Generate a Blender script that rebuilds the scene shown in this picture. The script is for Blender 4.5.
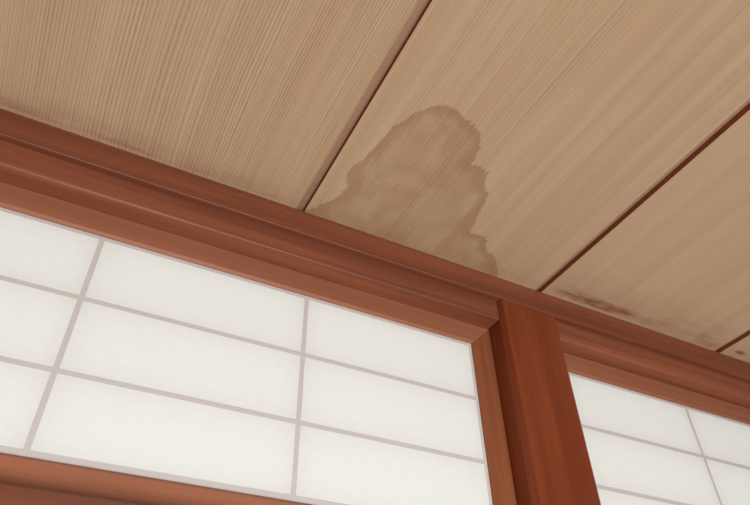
import bpy, bmesh, math, random
import numpy as np
from mathutils import Matrix, Vector

for o in list(bpy.data.objects):
    bpy.data.objects.remove(o, do_unlink=True)
scene = bpy.context.scene
C = scene.collection
ZO = 1.75                       # height of the camera above the floor

# ------------------------------------------------------------------ camera
cam_d = bpy.data.cameras.new('camera')
cam_d.sensor_fit = 'HORIZONTAL'; cam_d.sensor_width = 36.0
cam_d.lens = 30.6787
cam_d.clip_start = 0.02
cam = bpy.data.objects.new('camera', cam_d); C.objects.link(cam)
R = [(0.88855, -0.45852, -0.01548), (0.29308, 0.59326, -0.74976), (0.35297, 0.66166, 0.66153)]
m = Matrix(((R[0][0], -R[1][0], -R[2][0], 0), (R[0][1], -R[1][1], -R[2][1], 0),
            (R[0][2], -R[1][2], -R[2][2], ZO), (0, 0, 0, 1)))
cam.matrix_world = m
scene.camera = cam

# ------------------------------------------------------------------ world, light, exposure
w = bpy.data.worlds.new('world'); scene.world = w; w.use_nodes = True
bg = w.node_tree.nodes['Background']
bg.inputs['Color'].default_value = (0.95, 0.98, 1.0, 1)
bg.inputs['Strength'].default_value = 1.08

WX0, WX1, WZ0, WZ1 = -0.42, 0.98, 0.25, 1.50        # window opening behind the camera
ld = bpy.data.lights.new('window_daylight', 'AREA')
ld.shape = 'RECTANGLE'; ld.size = WX1 - WX0; ld.size_y = WZ1 - WZ0
ld.energy = 52; ld.color = (0.925, 0.985, 1.03)
lo = bpy.data.objects.new('window_daylight', ld); C.objects.link(lo)
lo.location = ((WX0 + WX1) / 2, -1.155, (WZ0 + WZ1) / 2)
lo.rotation_euler = (math.radians(90), 0, 0)     # shines towards +Y, into the room

vs = scene.view_settings
vs.view_transform = 'Standard'; vs.look = 'None'; vs.gamma = 1.0
vs.use_curve_mapping = False
vs.exposure = 0.0

# ------------------------------------------------------------------ helpers
def s2l(c):
    return tuple(((v / 255) / 12.92 if v / 255 <= 0.04045 else ((v / 255 + 0.055) / 1.055) ** 2.4) for v in c) + (1.0,)

def link(name, mesh, mats, parent=None):
    o = bpy.data.objects.new(name, mesh); C.objects.link(o)
    for mt in (mats if isinstance(mats, (list, tuple)) else [mats]):
        if mt.name not in [x.name for x in mesh.materials]:
            mesh.materials.append(mt)
    if parent:
        o.parent = parent
    return o

def tag(o, label, cat=None, group=None, kind=None):
    o['label'] = label
    if cat: o['category'] = cat
    if group: o['group'] = group
    if kind: o['kind'] = kind
    return o

def mesh_from(verts, faces, name):
    me = bpy.data.meshes.new(name); me.from_pydata(verts, [], faces); me.validate()
    bm = bmesh.new(); bm.from_mesh(me); bmesh.ops.recalc_face_normals(bm, faces=bm.faces); bm.to_mesh(me); bm.free()
    return me

def box(name, x0, x1, y0, y1, z0, z1, bevel=0.0):
    bm = bmesh.new()
    bmesh.ops.create_cube(bm, size=1.0, matrix=Matrix.Translation(((x0 + x1) / 2, (y0 + y1) / 2, (z0 + z1) / 2))
                          @ Matrix.Diagonal((x1 - x0, y1 - y0, z1 - z0, 1)))
    if bevel:
        bmesh.ops.bevel(bm, geom=list(bm.edges), offset=bevel, segments=1, profile=0.5, affect='EDGES')
    me = bpy.data.meshes.new(name); bm.to_mesh(me); bm.free()
    return me

def extrude_x(name, prof, x0, x1):
    """closed (y, z) profile swept along X"""
    n = len(prof)
    v = [(x0, y, z) for y, z in prof] + [(x1, y, z) for y, z in prof]
    f = [[i, (i + 1) % n, n + (i + 1) % n, n + i] for i in range(n)]
    f += [list(range(n))[::-1], list(range(n, 2 * n))]
    return mesh_from(v, f, name)

def extrude_z(name, prof, z0, z1):
    n = len(prof)
    v = [(x, y, z0) for x, y in prof] + [(x, y, z1) for x, y in prof]
    f = [[i, (i + 1) % n, n + (i + 1) % n, n + i] for i in range(n)]
    f += [list(range(n))[::-1], list(range(n, 2 * n))]
    return mesh_from(v, f, name)

class NT:
    def __init__(self, name):
        self.mat = bpy.data.materials.new(name); self.mat.use_nodes = True
        self.t = self.mat.node_tree; self.t.nodes.clear()
        self.out = self.n('ShaderNodeOutputMaterial')
    def n(self, kind, **kw):
        nd = self.t.nodes.new(kind)
        for k, v in kw.items():
            setattr(nd, k, v)
        return nd
    def l(self, a, b):
        self.t.links.new(a, b)
    def val(self, sock, v):
        if isinstance(v, bpy.types.NodeSocket): self.l(v, sock)
        else: sock.default_value = v
    def math(self, op, a, b=None, c=None, clamp=False):
        nd = self.n('ShaderNodeMath', operation=op); nd.use_clamp = clamp
        self.val(nd.inputs[0], a)
        if b is not None: self.val(nd.inputs[1], b)
        if c is not None: self.val(nd.inputs[2], c)
        return nd.outputs[0]
    def smooth(self, v, a, b, lo=0.0, hi=1.0):
        nd = self.n('ShaderNodeMapRange', interpolation_type='SMOOTHSTEP')
        self.val(nd.inputs['Value'], v)
        nd.inputs['From Min'].default_value = a; nd.inputs['From Max'].default_value = b
        nd.inputs['To Min'].default_value = lo; nd.inputs['To Max'].default_value = hi
        return nd.outputs['Result']
    def noise(self, vec, scale=1.0, detail=2.0, rough=0.5, dist=0.0):
        nd = self.n('ShaderNodeTexNoise'); nd.inputs['Scale'].default_value = scale
        nd.inputs['Detail'].default_value = detail; nd.inputs['Roughness'].default_value = rough
        nd.inputs['Distortion'].default_value = dist
        self.l(vec, nd.inputs['Vector']); return nd.outputs['Fac']
    def vmul(self, vec, xyz):
        nd = self.n('ShaderNodeVectorMath', operation='MULTIPLY'); self.l(vec, nd.inputs[0])
        nd.inputs[1].default_value = xyz; return nd.outputs[0]
    def vadd(self, a, b):
        nd = self.n('ShaderNodeVectorMath', operation='ADD'); self.l(a, nd.inputs[0]); self.val(nd.inputs[1], b); return nd.outputs[0]
    def comb(self, x, y, z):
        nd = self.n('ShaderNodeCombineXYZ'); self.val(nd.inputs[0], x); self.val(nd.inputs[1], y); self.val(nd.inputs[2], z)
        return nd.outputs[0]
    def mix(self, fac, a, b, mode='MIX'):
        nd = self.n('ShaderNodeMix', data_type='RGBA', blend_type=mode)
        self.val(nd.inputs[0], fac); self.val(nd.inputs[6], a); self.val(nd.inputs[7], b); return nd.outputs[2]
    def coords(self):
        tc = self.n('ShaderNodeTexCoord'); oi = self.n('ShaderNodeObjectInfo')
        off = self.math('MULTIPLY', oi.outputs['Random'], 23.0)
        return tc.outputs['Object'], off
    def finish(self, col, rough=0.5, bump=None, bstr=0.2, bdist=0.001, spec=0.5):
        b = self.n('ShaderNodeBsdfPrincipled')
        self.val(b.inputs['Base Color'], col); self.val(b.inputs['Roughness'], rough)
        b.inputs['Specular IOR Level'].default_value = spec
        if bump is not None:
            bn = self.n('ShaderNodeBump'); bn.inputs['Strength'].default_value = bstr; bn.inputs['Distance'].default_value = bdist
            self.l(bump, bn.inputs['Height']); self.l(bn.outputs['Normal'], b.inputs['Normal'])
        self.l(b.outputs[0], self.out.inputs['Surface'])
        return self.mat

def wood(name, axis, dark, mid, light, rough=0.42, streak=1.0, spec=0.28):
    """stained softwood, grain along one axis ('X' or 'Z')"""
    k = NT(name); obj, off = k.coords()
    s1 = {'X': (1.2, 34, 34), 'Z': (34, 34, 1.2)}[axis]
    s2 = {'X': (5.0, 330, 330), 'Z': (330, 330, 5.0)}[axis]
    s3 = {'X': (3.0, 9, 9), 'Z': (9, 9, 3.0)}[axis]
    o = k.comb(off, off, off)
    warp = k.noise(k.vadd(k.vmul(obj, s3), o), 1.0, 2)
    wv = k.n('ShaderNodeVectorMath', operation='SCALE'); wv.inputs[0].default_value = (0.02, 0.02, 0.02); k.l(warp, wv.inputs['Scale'])
    p = k.vadd(obj, wv.outputs[0])
    a = k.noise(k.vadd(k.vmul(p, s1), o), 1.0, 4, 0.55)
    b = k.noise(k.vadd(k.vmul(p, s2), o), 1.0, 2, 0.6)
    c1 = k.mix(k.smooth(a, 0.30, 0.72), dark, light)
    c2 = k.mix(0.45 / max(streak, 0.01) if streak > 1 else 1 - 0.62 * streak, c1, mid)
    fine = k.smooth(b, 0.3, 0.75, 0.94, 1.05)
    c3 = k.mix(1.0, c2, k.comb(fine, fine, fine), 'MULTIPLY')
    rg = k.smooth(a, 0.2, 0.8, rough + 0.06, rough - 0.04)
    return k.finish(c3, rg, b, 0.10, 0.0006, spec)

M = {}
M['post'] = wood('post_wood', 'Z', s2l((105, 42, 20)), s2l((129, 58, 30)), s2l((148, 74, 39)), 0.45, 0.7)
M['rail'] = wood('rail_wood', 'X', s2l((104, 55, 39)), s2l((144, 82, 58)), s2l((161, 92, 63)), 0.45)
M['mould'] = wood('moulding_wood', 'X', s2l((108, 58, 38)), s2l((135, 74, 51)), s2l((150, 85, 58)), 0.48)
M['frame_x'] = wood('frame_wood_horizontal', 'X', s2l((140, 84, 60)), s2l((165, 104, 76)), s2l((178, 114, 84)), 0.42, 0.8)
M['frame_z'] = wood('frame_wood_vertical', 'Z', s2l((121, 66, 40)), s2l((142, 81, 51)), s2l((158, 93, 60)), 0.42, 0.9)
M['backing'] = wood('backing_board_wood', 'X', s2l((166, 127, 100)), s2l((174, 134, 106)), s2l((180, 140, 112)), 0.6, 0.4)

def make_board_material():
    k = NT('ceiling_cedar_veneer'); obj, off = k.coords()
    sep = k.n('ShaderNodeSeparateXYZ'); k.l(obj, sep.inputs[0])
    x, y = sep.outputs[0], sep.outputs[1]
    o3 = k.comb(off, off, 0.0)
    # slow wander of the rings along the board
    wn = k.noise(k.vadd(k.vmul(obj, (4.0, 1.1, 0)), o3), 1.0, 1)
    xw = k.math('ADD', x, k.math('MULTIPLY', k.math('SUBTRACT', wn, 0.5), 0.035))
    # ring spacing varies across the board
    xs = k.math('ADD', xw, k.math('MULTIPLY', k.math('SINE', k.math('MULTIPLY', xw, 17.0)), 0.012))
    jit = k.noise(k.comb(k.math('ADD', k.math('MULTIPLY', xs, 95.0), off), k.math('MULTIPLY', y, 0.8), off), 1.0, 2, 0.6)
    ph = k.math('ADD', k.math('MULTIPLY', xs, 2 * math.pi / 0.0043), k.math('MULTIPLY', jit, 11.0))
    g1 = k.math('MULTIPLY_ADD', k.math('SINE', ph), 0.5, 0.5)
    am = k.noise(k.comb(k.math('ADD', k.math('MULTIPLY', xs, 60.0), k.math('MULTIPLY', off, 2.0)), k.math('MULTIPLY', y, 2.5), off), 1.0, 2, 0.6)
    brk = k.noise(k.comb(k.math('MULTIPLY', x, 420.0), k.math('MULTIPLY', y, 130.0), off), 1.0, 1)
    g2 = k.noise(k.comb(k.math('ADD', k.math('MULTIPLY', xs, 46.0), off), k.math('MULTIPLY', y, 0.7), off), 1.0, 3, 0.6)
    g3 = k.noise(k.vadd(k.vmul(obj, (7, 2.2, 0)), o3), 1.0, 3)
    g4 = k.noise(k.comb(k.math('MULTIPLY', x, 1100.0), k.math('MULTIPLY', y, 26.0), off), 1.0, 1)
    ga = k.n('ShaderNodeAttribute', attribute_type='OBJECT', attribute_name='grain')
    gs = ga.outputs['Fac']
    late = k.math('MULTIPLY', k.math('MULTIPLY', k.smooth(g1, 0.30, 1.0), k.smooth(brk, 0.25, 0.75, 0.75, 1.1)), k.math('MULTIPLY', gs, k.smooth(am, 0.25, 0.75, 0.35, 1.0)))
    base = k.mix(k.smooth(g2, 0.30, 0.70), s2l((193, 160, 127)), s2l((201, 169, 136)))
    base = k.mix(k.smooth(g3, 0.35, 0.7, 0.0, 0.35), base, s2l((190, 150, 116)))
    col = k.mix(k.math('MULTIPLY', late, 0.62), base, s2l((142, 106, 77)))
    col = k.mix(k.smooth(g4, 0.5, 0.8, 0.0, 0.12), col, s2l((150, 112, 80)))
    # ---- water stain (shape held by the board, edge frayed along the grain)
    sa = k.n('ShaderNodeAttribute', attribute_type='GEOMETRY', attribute_name='stain')
    fr = k.noise(k.comb(k.math('MULTIPLY', x, 210.0), k.math('MULTIPLY', y, 9.0), 3.0), 1.0, 2, 0.6)
    fr2 = k.noise(k.vmul(obj, (48, 40, 0)), 1.0, 3, 0.6)
    sd = k.math('ADD', sa.outputs['Fac'], k.math('MULTIPLY', k.math('SUBTRACT', fr, 0.5), 0.017))
    sd = k.math('ADD', sd, k.math('MULTIPLY', k.math('SUBTRACT', fr2, 0.5), 0.009))
    inside = k.smooth(sd, -0.0012, 0.0018)
    blot = k.noise(k.vadd(k.vmul(obj, (19, 15, 0)), (4.1, 7.7, 0)), 1.0, 4, 0.6, 0.5)
    ring = k.smooth(k.math('ADD', sd, k.math('MULTIPLY', k.math('SUBTRACT', blot, 0.5), 0.03)), 0.006, 0.024)
    centre = k.math('MULTIPLY', ring, k.smooth(blot, 0.34, 0.62, 0.35, 1.0))
    dens = k.math('MULTIPLY', inside, k.math('SUBTRACT', 0.60, k.math('MULTIPLY', centre, 0.40)))
    col = k.mix(dens, col, k.mix(1.0, col, s2l((202, 184, 166)), 'MULTIPLY'))
    col = k.mix(k.math('MULTIPLY', dens, 0.35), col, s2l((164, 118, 82)))
    # ---- mould bloom along the wall
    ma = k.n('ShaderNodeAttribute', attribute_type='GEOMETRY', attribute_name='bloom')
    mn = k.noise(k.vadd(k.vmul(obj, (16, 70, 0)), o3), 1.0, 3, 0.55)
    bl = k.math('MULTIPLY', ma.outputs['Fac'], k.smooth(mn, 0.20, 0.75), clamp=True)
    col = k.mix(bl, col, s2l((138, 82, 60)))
    return k.finish(col, 0.62, g1, 0.06, 0.0005, 0.25)
M['board'] = make_board_material()

def flat(name, rgb, rough=0.7, amp=0.06, scale=30, spec=0.3):
    k = NT(name); obj, off = k.coords()
    n = k.noise(obj, scale, 4)
    f = k.smooth(n, 0.3, 0.7, 1 - amp, 1 + amp)
    col = k.mix(1.0, s2l(rgb), k.comb(f, f, f), 'MULTIPLY')
    return k.finish(col, rough, n, 0.05, 0.001, spec)
M['board_edge'] = flat('board_edge_stain', (142, 72, 46), 0.7, 0.10, 60)
M['muntin'] = flat('papered_lath', (209, 199, 195), 0.8, 0.012, 160, 0.1)  # opaque grey in place of lath silhouettes showing through the backlit paper
M['floor'] = flat('floor_boards', (176, 164, 146), 0.5, 0.08, 6)
M['plaster'] = flat('plaster', (150, 143, 132), 0.9, 0.03, 40)
M['opaque_beam'] = M['rail']

def make_paper():
    k = NT('translucent_shoji_paper'); obj, off = k.coords()
    n = k.noise(k.vadd(obj, k.comb(off, off, off)), 120, 5, 0.65)
    f = k.smooth(n, 0.3, 0.7, 0.975, 1.0)
    col = k.mix(1.0, s2l((245, 243, 236)), k.comb(f, f, f), 'MULTIPLY')
    d = k.n('ShaderNodeBsdfDiffuse'); t = k.n('ShaderNodeBsdfTranslucent'); mx = k.n('ShaderNodeMixShader')
    k.l(col, d.inputs['Color']); k.l(col, t.inputs['Color']); mx.inputs[0].default_value = 0.30
    k.l(d.outputs[0], mx.inputs[1]); k.l(t.outputs[0], mx.inputs[2]); k.l(mx.outputs[0], k.out.inputs['Surface'])
    return k.mat
M['paper'] = make_paper()

# ------------------------------------------------------------------ setting
def Z(v): return v + ZO
HC = 0.6955                         # underside of the ceiling boards above the camera
XL, XR, YR = -1.2196, 2.5189, -1.10     # inner faces of the end walls and of the window wall
tag(link('floor', box('floor', XL - .1, XR + .1, YR - .1, 0.80, -0.05, 0.0), M['floor']), 'pale wooden floor of the room', kind='structure')
bmw = bmesh.new()
def add(bm, x0, x1, y0, y1, z0, z1):
    bmesh.ops.create_cube(bm, size=1.0, matrix=Matrix.Translation(((x0 + x1) / 2, (y0 + y1) / 2, (z0 + z1) / 2)) @ Matrix.Diagonal((x1 - x0, y1 - y0, z1 - z0, 1)))
YW = YR - 0.04
for a in ((XL, XR, YW, YR, 0, WZ0), (XL, XR, YW, YR, WZ1, Z(HC)), (XL, WX0, YW, YR, WZ0, WZ1), (WX1, XR, YW, YR, WZ0, WZ1)):
    add(bmw, *a)
mew = bpy.data.meshes.new('wall_rear'); bmw.to_mesh(mew); bmw.free()
tag(link('wall_rear', mew, M['plaster']), 'plaster wall with a wide window opening behind the viewer', kind='structure')
tag(link('wall_left', box('wall_left', XL - .1, XL, YR - .04, 0.80, 0, Z(HC)), M['plaster']), 'plaster end wall on the left', kind='structure')
tag(link('wall_right', box('wall_right', XR, XR + .1, YR - .04, 0.80, 0, Z(HC)), M['plaster']), 'plaster end wall on the right', kind='structure')
tag(link('wall_front', box('wall_front', XL, XR, 0.69, 0.76, 0, Z(0.10)), M['plaster']), 'plaster wall under the transom screens', kind='structure')

# ceiling: backing sheet with one board per strip hung under it
TH = 0.010
ceiling = link('ceiling', box('ceiling', XL - .1, XR + .1, YR - .04, 0.80, Z(HC + TH), Z(HC + TH + 0.02)), M['backing'])
tag(ceiling, 'ceiling of pale straight-grained cedar boards with dark recessed joints', kind='structure')

STAIN = [(0.20, 0.672), (0.2391, 0.6491), (0.2455, 0.6412), (0.2503, 0.6294), (0.2669, 0.6026), (0.2686, 0.5837), (0.2552, 0.5599), (0.2616, 0.5316),
         (0.2698, 0.4993), (0.2762, 0.4589), (0.289, 0.427), (0.304, 0.4069), (0.3259, 0.3931), (0.347, 0.3979), (0.3679, 0.4054),
         (0.389, 0.4173), (0.4028, 0.4375), (0.4070, 0.4660), (0.4349, 0.4640), (0.4426, 0.4881), (0.4592, 0.5023), (0.4699, 0.5197),
         (0.4758, 0.55), (0.4839, 0.583), (0.5173, 0.5836), (0.5295, 0.6058), (0.5566, 0.6195), (0.5878, 0.6509), (0.60, 0.75), (0.20, 0.75)]
def sdf(px, py, poly):
    """signed distance, positive inside"""
    n = len(poly); d = np.full(px.shape, 1e9); ins = np.zeros(px.shape, bool)
    for i in range(n):
        ax, ay = poly[i]; bx, by = poly[(i + 1) % n]
        ex, ey = bx - ax, by - ay
        t = np.clip(((px - ax) * ex + (py - ay) * ey) / (ex * ex + ey * ey), 0, 1)
        d = np.minimum(d, np.hypot(px - ax - t * ex, py - ay - t * ey))
        if by != ay:
            cr = ((ay > py) != (by > py)) & (px < ex * (py - ay) / ey + ax)
            ins ^= cr
    return np.where(ins, d, -d)
def blob(px, py, cx, cy, rx, ry):
    return np.clip(1 - np.hypot((px - cx) / rx, (py - cy) / ry), 0, 1)
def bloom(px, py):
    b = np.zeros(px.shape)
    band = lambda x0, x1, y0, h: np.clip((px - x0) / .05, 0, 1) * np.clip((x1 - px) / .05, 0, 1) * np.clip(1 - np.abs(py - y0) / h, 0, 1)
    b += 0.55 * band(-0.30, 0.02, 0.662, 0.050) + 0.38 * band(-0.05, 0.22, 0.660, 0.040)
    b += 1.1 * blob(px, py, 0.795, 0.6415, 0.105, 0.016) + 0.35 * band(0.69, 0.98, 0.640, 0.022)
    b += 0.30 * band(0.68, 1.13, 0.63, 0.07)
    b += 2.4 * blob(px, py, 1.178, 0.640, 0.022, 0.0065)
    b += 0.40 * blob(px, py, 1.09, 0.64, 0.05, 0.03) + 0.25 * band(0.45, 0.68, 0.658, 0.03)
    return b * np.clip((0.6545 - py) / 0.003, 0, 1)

PITCH, GAP, Y1 = 0.455, 0.0125, 0.690
edges = [0.2307 + PITCH * i for i in range(-4, 7)]       # left edge of each board
for i, x0 in enumerate(edges):
    x1 = x0 + PITCH - GAP
    x0c, x1c = max(x0, XL + .003), min(x1, XR - .003)
    if x1c - x0c < 0.02: continue
    stained = abs(x0 - 0.2307) < 1e-4
    seen = -0.3 < x0 < 1.3
    gx = np.append(np.linspace(x0c, x1c - 0.004, 100 if stained else (45 if seen else 2)), [x1c - 0.0018, x1c])
    near = np.linspace(0.30, Y1, 100) if stained else (np.linspace(0.55, Y1, 30) if seen else np.array([Y1]))
    gy = np.concatenate([[YR + .003], near])
    nx, ny = len(gx), len(gy)
    PX, PY = np.meshgrid(gx, gy)
    verts = [(float(a) - x0, float(b), -TH + (0.0018 if a > x1c - 0.0005 else 0.0005 if a > x1c - 0.003 else 0.0)) for a, b in zip(PX.ravel(), PY.ravel())]
    faces = [(r * nx + c, (r + 1) * nx + c, (r + 1) * nx + c + 1, r * nx + c + 1) for r in range(ny - 1) for c in range(nx - 1)]
    nf = len(faces); nb = len(verts)
    e = 0.0
    top = [(x0c - x0, YR + .003, e), (x1c - x0, YR + .003, e), (x1c - x0, Y1, e), (x0c - x0, Y1, e)]
    verts += top
    t = [nb, nb + 1, nb + 2, nb + 3]
    left = [r * nx for r in range(ny)]; right = [r * nx + nx - 1 for r in range(ny)]
    faces.append(tuple(t))
    faces.append(tuple(left + [t[3], t[0]]))
    faces.append(tuple([t[1], t[2]] + right[::-1]))
    faces.append(tuple([t[0], t[1]] + list(range(nx))[::-1]))
    faces.append(tuple(list(range((ny - 1) * nx, ny * nx)) + [t[2], t[3]]))
    me = bpy.data.meshes.new('board'); me.from_pydata(verts, [], faces)
    me.materials.append(M['board']); me.materials.append(M['board_edge'])
    for p in me.polygons:
        p.material_index = 0 if p.index < nf else 1
    for nm, arr in (('stain', sdf(PX, PY, STAIN) if stained else np.full(PX.shape, -1.0)), ('bloom', bloom(PX, PY))):
        at = me.attributes.new(nm, 'FLOAT', 'POINT')
        at.data.foreach_set('value', np.concatenate([arr.ravel(), np.full(4, -1.0 if nm == 'stain' else 0.0)]).astype(np.float32))
    b = link('board', me, [M['board'], M['board_edge']], ceiling)
    b.location = (x0, 0, Z(HC + TH))
    b['grain'] = 1.0 if x0 < 0.2 else (0.62 if stained else 0.40)
    if stained:
        b['label'] = 'ceiling board with a brown water stain beside the wall'

# ceiling moulding along the wall
YM, ZM = 0.6594, 0.651
tag(link('trim_1', extrude_x('trim_1', [(YM, Z(HC)), (YM, Z(ZM + .0012)), (YM + .0012, Z(ZM)), (0.70, Z(ZM)), (0.70, Z(HC))], XL, XR), M['mould']),
    'brown wooden moulding where the boarded ceiling meets the wall', kind='structure')

# posts
PF, PB = 0.661, 0.76
def post(xa, label):
    xb = xa + 0.1213; cx, cy = 0.0052, 0.0105
    pr = [(xa, PB), (xa, PF + cy), (xa + cx, PF), (xb - cx, PF), (xb, PF + cy), (xb, PB)]
    o = link('post', extrude_z('post', [(x - xa, y) for x, y in pr], 0.0, Z(ZM)), M['post'])
    o.location.x = xa
    return tag(o, label, 'post')
PX0 = 0.589
COL = 0.2886; NC = 6
W = NC * COL + 2 * 0.0385
post(PX0, 'reddish brown wooden post with chamfered edge between the two paper screens')

# rails between the posts and the two transom screens
FY, FB = 0.7007, 0.728             # front and back of the screen frame
ZT, ZB = 0.612, 0.2355             # outer top and bottom of the screen frame
FW, CH = 0.0385, 0.0035
PY = 0.7062                        # front of the paper
def head_rail(idx, x0, label):
    pr = [(0.670, Z(ZM)), (0.670, Z(0.6155)), (0.6704, Z(0.6142)), (0.6716, Z(0.6126)), (0.6734, Z(ZT)), (0.74, Z(ZT)), (0.74, Z(ZM))]
    tag(link('trim_%d' % idx, extrude_x('trim_%d' % idx, pr, x0 + 0.0016, x0 + W - 0.0016), M['rail']), label, kind='structure')
def sill(idx, x0, label):
    pr = [(0.673, Z(ZB)), (0.670, Z(ZB - .003)), (0.670, Z(0.10)), (0.74, Z(0.10)), (0.74, Z(ZB))]
    tag(link('trim_%d' % idx, extrude_x('trim_%d' % idx, pr, x0, x0 + W), M['rail']), label, kind='structure')
def member(name, corners_in, corners_out, chamfer_dir, mat, parent):
    """one mitred frame member: outer edge, inner edge, chamfered inner arris (x, z pairs at both ends)"""
    (ix0, iz0), (ix1, iz1) = corners_in; (ox0, oz0), (ox1, oz1) = corners_out
    def lerp(a, b, t): return (a[0] + (b[0] - a[0]) * t, a[1] + (b[1] - a[1]) * t)
    t = CH / FW
    c0 = lerp((ix0, iz0), (ox0, oz0), t); c1 = lerp((ix1, iz1), (ox1, oz1), t)
    n0 = lerp((ox0, oz0), (ix0, iz0), 0.0011 / FW); n1 = lerp((ox1, oz1), (ix1, iz1), 0.0011 / FW)   # shadow gap round the frame
    ring = lambda ix, iz, ox, oz, c, n: [(n[0], FY, n[1]), (c[0], FY, c[1]), (ix, FY + CH, iz), (ix, FB, iz), (ox, FB, oz), (ox, FY + .009, oz), (n[0], FY + .009, n[1])]
    v = ring(ix0, iz0, ox0, oz0, c0, n0) + ring(ix1, iz1, ox1, oz1, c1, n1)
    f = [[i, (i + 1) % 7, 7 + (i + 1) % 7, 7 + i] for i in range(7)] + [[6, 5, 4, 3, 2, 1, 0], list(range(7, 14))]
    return link(name, mesh_from(v, f, name), mat, parent)
def screen(x0, label):
    root = bpy.data.objects.new('transom_screen', None); C.objects.link(root)
    root.location = (x0, 0, Z(ZB)); root.empty_display_size = 0.1
    tag(root, label, 'paper screen', 'paper transom screens above the sill')
    H = ZT - ZB
    a, b, c, d = FW, W - FW, FW + 0.001, H - FW + 0.002
    member('top_rail', ((a, d), (b, d)), ((0, H), (W, H)), 0, M['frame_x'], root)
    member('bottom_rail', ((a, c), (b, c)), ((0, 0), (W, 0)), 0, M['frame_x'], root)
    member('stile', ((a, c), (a, d)), ((0, 0), (0, H)), 0, M['frame_z'], root)
    member('stile', ((b, c), (b, d)), ((W, 0), (W, H)), 0, M['frame_z'], root)
    LW, EW, EB, LB = 0.0068, 0.0056, 0.0084, FB - 0.004
    rows = 3; rh = (d - c) / rows   # three rows of cells
    y0 = PY + 0.0002
    # edge laths against the frame
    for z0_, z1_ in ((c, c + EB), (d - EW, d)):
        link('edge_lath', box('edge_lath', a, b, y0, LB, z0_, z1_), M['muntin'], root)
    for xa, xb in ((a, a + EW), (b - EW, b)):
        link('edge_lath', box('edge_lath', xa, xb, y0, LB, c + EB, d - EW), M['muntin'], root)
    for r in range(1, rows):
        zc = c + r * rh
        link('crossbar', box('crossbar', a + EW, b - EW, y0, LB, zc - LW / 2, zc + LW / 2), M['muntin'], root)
    vm = None
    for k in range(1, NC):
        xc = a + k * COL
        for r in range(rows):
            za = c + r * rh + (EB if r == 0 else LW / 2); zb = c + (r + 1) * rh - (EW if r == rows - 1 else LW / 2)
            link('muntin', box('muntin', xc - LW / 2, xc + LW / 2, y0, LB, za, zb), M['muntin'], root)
    for k in range(NC):
        xa = a + k * COL + (EW if k == 0 else LW / 2); xb = a + (k + 1) * COL - (EW if k == NC - 1 else LW / 2)
        for r in range(rows):
            za = c + r * rh + (EB if r == 0 else LW / 2); zb = c + (r + 1) * rh - (EW if r == rows - 1 else LW / 2)
            # one sheet of paper per cell: a single translucent surface
            hx, hz = (xb - xa) / 2, (zb - za) / 2
            me = bpy.data.meshes.new('paper_pane')
            me.from_pydata([(-hx, 0, -hz), (hx, 0, -hz), (hx, 0, hz), (-hx, 0, hz)], [], [(0, 1, 2, 3)])
            p = link('paper_pane', me, M['paper'], root)
            p.location = ((xa + xb) / 2, PY, (za + zb) / 2)
    return root
XLW = PX0 - W; XRW = PX0 + 0.1213
head_rail(2, XLW, 'reddish brown head rail above the left paper screen')
head_rail(3, XRW, 'reddish brown head rail above the right paper screen')
sill(4, XLW, 'reddish brown beam under the left paper screen')
sill(5, XRW, 'reddish brown beam under the right paper screen')
screen(XLW, 'white paper transom screen in mitred brown frame left of the post')
screen(XRW, 'white paper transom screen partly hidden at the right of the post')
